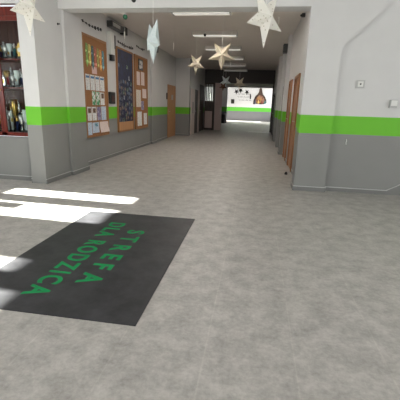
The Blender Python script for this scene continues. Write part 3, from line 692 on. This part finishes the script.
star((-.91, 17.42, 2.41), .33, paper_star('pale_cream_paper', (.84, .76, .62, 1), (.78, .68, .5, 1)), math.radians(-15), .0, ZC, 'small cream paper star far down the corridor before the bright hall')
star((-1.63, 16.95, 2.22), .20, M_STARBR, math.radians(15), .0, ZC, 'dark brown paper star just below the bluish far star')
for c, l in (((-1.55, 26.2, 2.38), 'silhouette-dark paper star in the far hall, leftmost of the three over the wall lettering'), ((-1.26, 26.3, 2.47), 'silhouette-dark paper star in the far hall, middle one of the three'), ((-.81, 26.3, 2.36), 'silhouette-dark paper star in the far hall, rightmost of the three')):
    star(c, .21, M_STARD, random.uniform(-.5, .5), 0, ZC, l)

def bauble(center, r, m, ztop, label):
    t = tag(empty('bauble', center), label, 'bauble')
    bm = bmesh.new(); bmesh.ops.create_uvsphere(bm, u_segments=14, v_segments=9, radius=r); obj('ball', bm, m, t, True)
    bm = bmesh.new(); lathe(bm, [(r*.3, r*.92), (r*.3, r*1.2), (r*.1, r*1.25)], 8); obj('cap', bm, M_SILVER, t)
    bm = bmesh.new(); tube(bm, [(0, 0, r*1.2), (0, 0, ztop-center[2])], .0012, 4); obj('string', bm, M_STRING, t)
bauble((-2.22, 6.00, 2.70), .04, mat('green_bauble', (.012, .10, .045, 1), .25), ZF, 'dark green bauble hanging at the lower edge of the lintel')
bauble((-1.66, 4.81, 2.63), .03, M_BLACK, ZF, 'small black bauble hanging at the top edge before the lintel')
bauble((-1.40, 9.3, 3.03), .035, M_BLACK, ZC, 'small black bauble hanging before the second ceiling light')
def icicle(center, h, ztop, label):
    t = tag(empty('paper_icicle', center), label, 'hanging decoration', 'white paper icicles on threads')
    bm = bmesh.new(); lathe(bm, [(.004, -h), (.014, -h*.5), (.016, -h*.1), (.004, 0)], 6); obj('drop', bm, M_STARW, t)
    bm = bmesh.new(); tube(bm, [(0, 0, -.005), (0, 0, ztop-center[2])], .0025, 4); obj('string', bm, M_STRING, t)
icicle((-2.23, 9.48, 2.88), .2, ZC, 'thin white paper icicle hanging over the corridor left of the lights')
icicle((-2.91, 7.80, 2.83), .2, ZC, 'thin white paper icicle hanging below the dark box unit')
icicle((-.76, 9.6, 2.45), .12, ZC, 'thin white paper icicle hanging right of the central cream star')
icicle((.28, 7.38, 3.0), .14, ZC, 'thin white paper icicle hanging just right of the large near star')

# ------------------------------------------------------------------ far hall decoration
Ye = YE-.001
nat = tag(empty('wall_decoration', (.18, YE, 1.65)), 'brown stable shaped wall decoration with orange inside on the end wall', 'wall decoration')
bm = bmesh.new(); prism(bm, [(-.64, 0), (-.50, -.03), (-.3, .03), (.1, -.02), (.45, .02), (.66, .12), (.62, .42), (.46, .72), (.26, .92), (.20, 1.12), (.14, 1.42), (.02, 1.56), (-.10, 1.42), (-.14, 1.12), (-.24, .92), (-.46, .72), (-.60, .35)], -.05, 0, 'Y'); obj('stable_outline', bm, mat('dark_brown_card', (.055, .03, .02, 1), .7, noise=.3, nscale=12), nat)
bm = bmesh.new(); prism(bm, [(-.42, .12), (.48, .14), (.42, .5), (.2, .78), (0, .86), (-.22, .72), (-.38, .45)], -.07, -.05, 'Y'); obj('inner_scene', bm, collage('orange_scene', [(.18, .07, .03, 1), (.32, .16, .06, 1), (.12, .04, .025, 1), (.26, .13, .08, 1)], 5), nat)
for k, (x, z, h) in enumerate(((-.45, .0, .42), (-.12, .06, .3), (.22, .05, .34), (.5, .04, .3))):
    bm = bmesh.new(); lathe(bm, [(.09, 0), (.07, h*.5), (.04, h*.75), (.05, h*.85), (.035, h), (.005, h*1.02)], 10, Matrix.Translation((x, -.11, z))); obj('figure', bm, [M_NAVYP, M_GOLD, M_RED, M_TEAL][k], nat, True)
M_INK = mat('dark_wall_lettering', (.06, .055, .07, 1), .6)
def script_line(x0, x1, z, amp, label):
    bm = bmesh.new(); x = x0; ph = 0
    while x < x1:
        w = random.uniform(.12, .34); n = max(3, int(w/.05)); pts = [(x+w*k/n, -.006, z+amp*math.sin(ph+k*2.2)) for k in range(n+1)]; tube(bm, pts, .016, 5); ph += 1.7; x += w+random.uniform(.06, .12)
    tag(obj('wall_lettering', bm, M_INK, None, False, (0, YE, 0)), label, 'wall lettering', 'dark writing on the end wall')
script_line(-1.95, -.85, 2.54, .05, 'top line of small dark writing on the end wall')
script_line(-2.0, -.75, 2.28, .05, 'middle line of small dark writing on the end wall')
script_line(-1.86, -.58, 1.98, .04, 'bottom line of small dark writing on the end wall')
bm = bmesh.new(); prism(bm, [(-.05, 0), (.05, 0), (.07, .25), (.03, .46), (0, .5), (-.03, .46), (-.07, .25)], -.03, 0, 'Y'); tag(obj('angel_figure', bm, M_DARK, None, False, (-.74, YE, 2.1)), 'small dark cut-out figure left of the stable decoration on end wall', 'wall decoration')
bm = bmesh.new(); bx(bm, -.16, .16, -.12, 0, 0, .42, .02); tag(obj('wall_box', bm, M_DARK, None, False, (-2.44, YE, 1.62)), 'small dark box on the end wall just right of bright column', 'wall box')
t = tag(empty('waste_bin', (-2.72, 29.6, 0)), 'dark waste bin on the floor before the bright hall column', 'bin')
bm = bmesh.new(); lathe(bm, [(.15, 0), (.19, .62), (.2, .64), (.2, .68), (.17, .68), (.13, .05)], 16); obj('body', bm, M_BLACK, t, True)
bm = bmesh.new(); lathe(bm, [(.205, .66), (.21, .70), (.12, .80), (.01, .82)], 16); obj('lid', bm, M_DKGREY, t, True)

# ------------------------------------------------------------------ light
w = bpy.data.worlds.new('sky'); S.world = w; w.use_nodes = True
bg = w.node_tree.nodes['Background']; bg.inputs[0].default_value = (.86, .93, 1.0, 1); bg.inputs[1].default_value = 1.2
sd = bpy.data.lights.new('sun', 'SUN'); sd.energy = 100; sd.angle = math.radians(.9); sd.color = (1, .96, .9)
so = bpy.data.objects.new('sun', sd); C.objects.link(so); so.rotation_euler = Vector((1, -.04, -.5)).to_track_quat('-Z', 'Y').to_euler(); so.location = (-12, 4, 8)
def area(name, loc, direction, sx, sy, e, col=(1, 1, 1)):
    l = bpy.data.lights.new(name, 'AREA'); l.shape = 'RECTANGLE'; l.size = sx; l.size_y = sy; l.energy = e; l.color = col
    o = bpy.data.objects.new(name, l); C.objects.link(o); o.location = loc; o.rotation_euler = Vector(direction).to_track_quat('-Z', 'Y').to_euler(); return o
for i, (a, b) in enumerate(RW):
    area('added_daylight_rear_%d' % i, ((a+b)/2, -3.98, 1.9), (0, 1, -.05), b-a, 2.0, 19*(b-a), (.97, .98, 1))  # added daylight at the unseen rear windows
area('daylight_left', (XW+.02, -1.0, 1.75), (1, 0, 0), 4.2, 1.0, 60, (.95, .98, 1))
area('daylight_left_back', (XW+.02, 3.6, 1.75), (1, 0, 0), 2.8, 1.0, 40, (.95, .98, 1))
for i, y in enumerate((-2.2, 1.0)): area('added_daylight_right_%d' % i, (6.98, y, 1.9), (-1, .35, -.05), 2.8, 2.0, 125, (1, .98, .95))  # added sky light at the unseen right windows
for i in range(6): area('added_corridor_light_%d' % i, (-1.28, 7.91+2.41*i, ZC-.14), (0, 0, -1), 1.1, .17, ADDED_LIGHT[i], (1, .92, .84))  # added area lights below the fixtures, brightening the corridor
area('daylight_hall', (2.48, 33.3, 1.85), (-1, .25, 0), 4.5, 2.0, 240, (1, .97, .98))
area('daylight_hall_left', (-4.58, 35.0, 1.6), (1, 0, 0), 1.4, 1.9, 30, (1, .97, .98))

# ------------------------------------------------------------------ camera
f, pi_, ya, ro, Hc = 351.15, .262833, .148924, .030904, 1.35
fwd = Vector((-math.sin(ya)*math.cos(pi_), math.cos(ya)*math.cos(pi_), -math.sin(pi_)))
right = Vector((math.cos(ya), math.sin(ya), 0)); up = right.cross(fwd)
r2 = right*math.cos(ro)+up*math.sin(ro); u2 = up*math.cos(ro)-right*math.sin(ro)
cam = bpy.data.cameras.new('camera'); cam.sensor_width = 36; cam.lens = f/400*36; cam.clip_end = 100
co = bpy.data.objects.new('camera', cam); C.objects.link(co)
co.matrix_world = Matrix(((r2.x, u2.x, -fwd.x, 0), (r2.y, u2.y, -fwd.y, 0), (r2.z, u2.z, -fwd.z, Hc), (0, 0, 0, 1)))
S.camera = co
S.view_settings.view_transform = 'Standard'; S.view_settings.look = 'None'; S.view_settings.exposure = 0; S.view_settings.gamma = 1; S.view_settings.use_curve_mapping = False
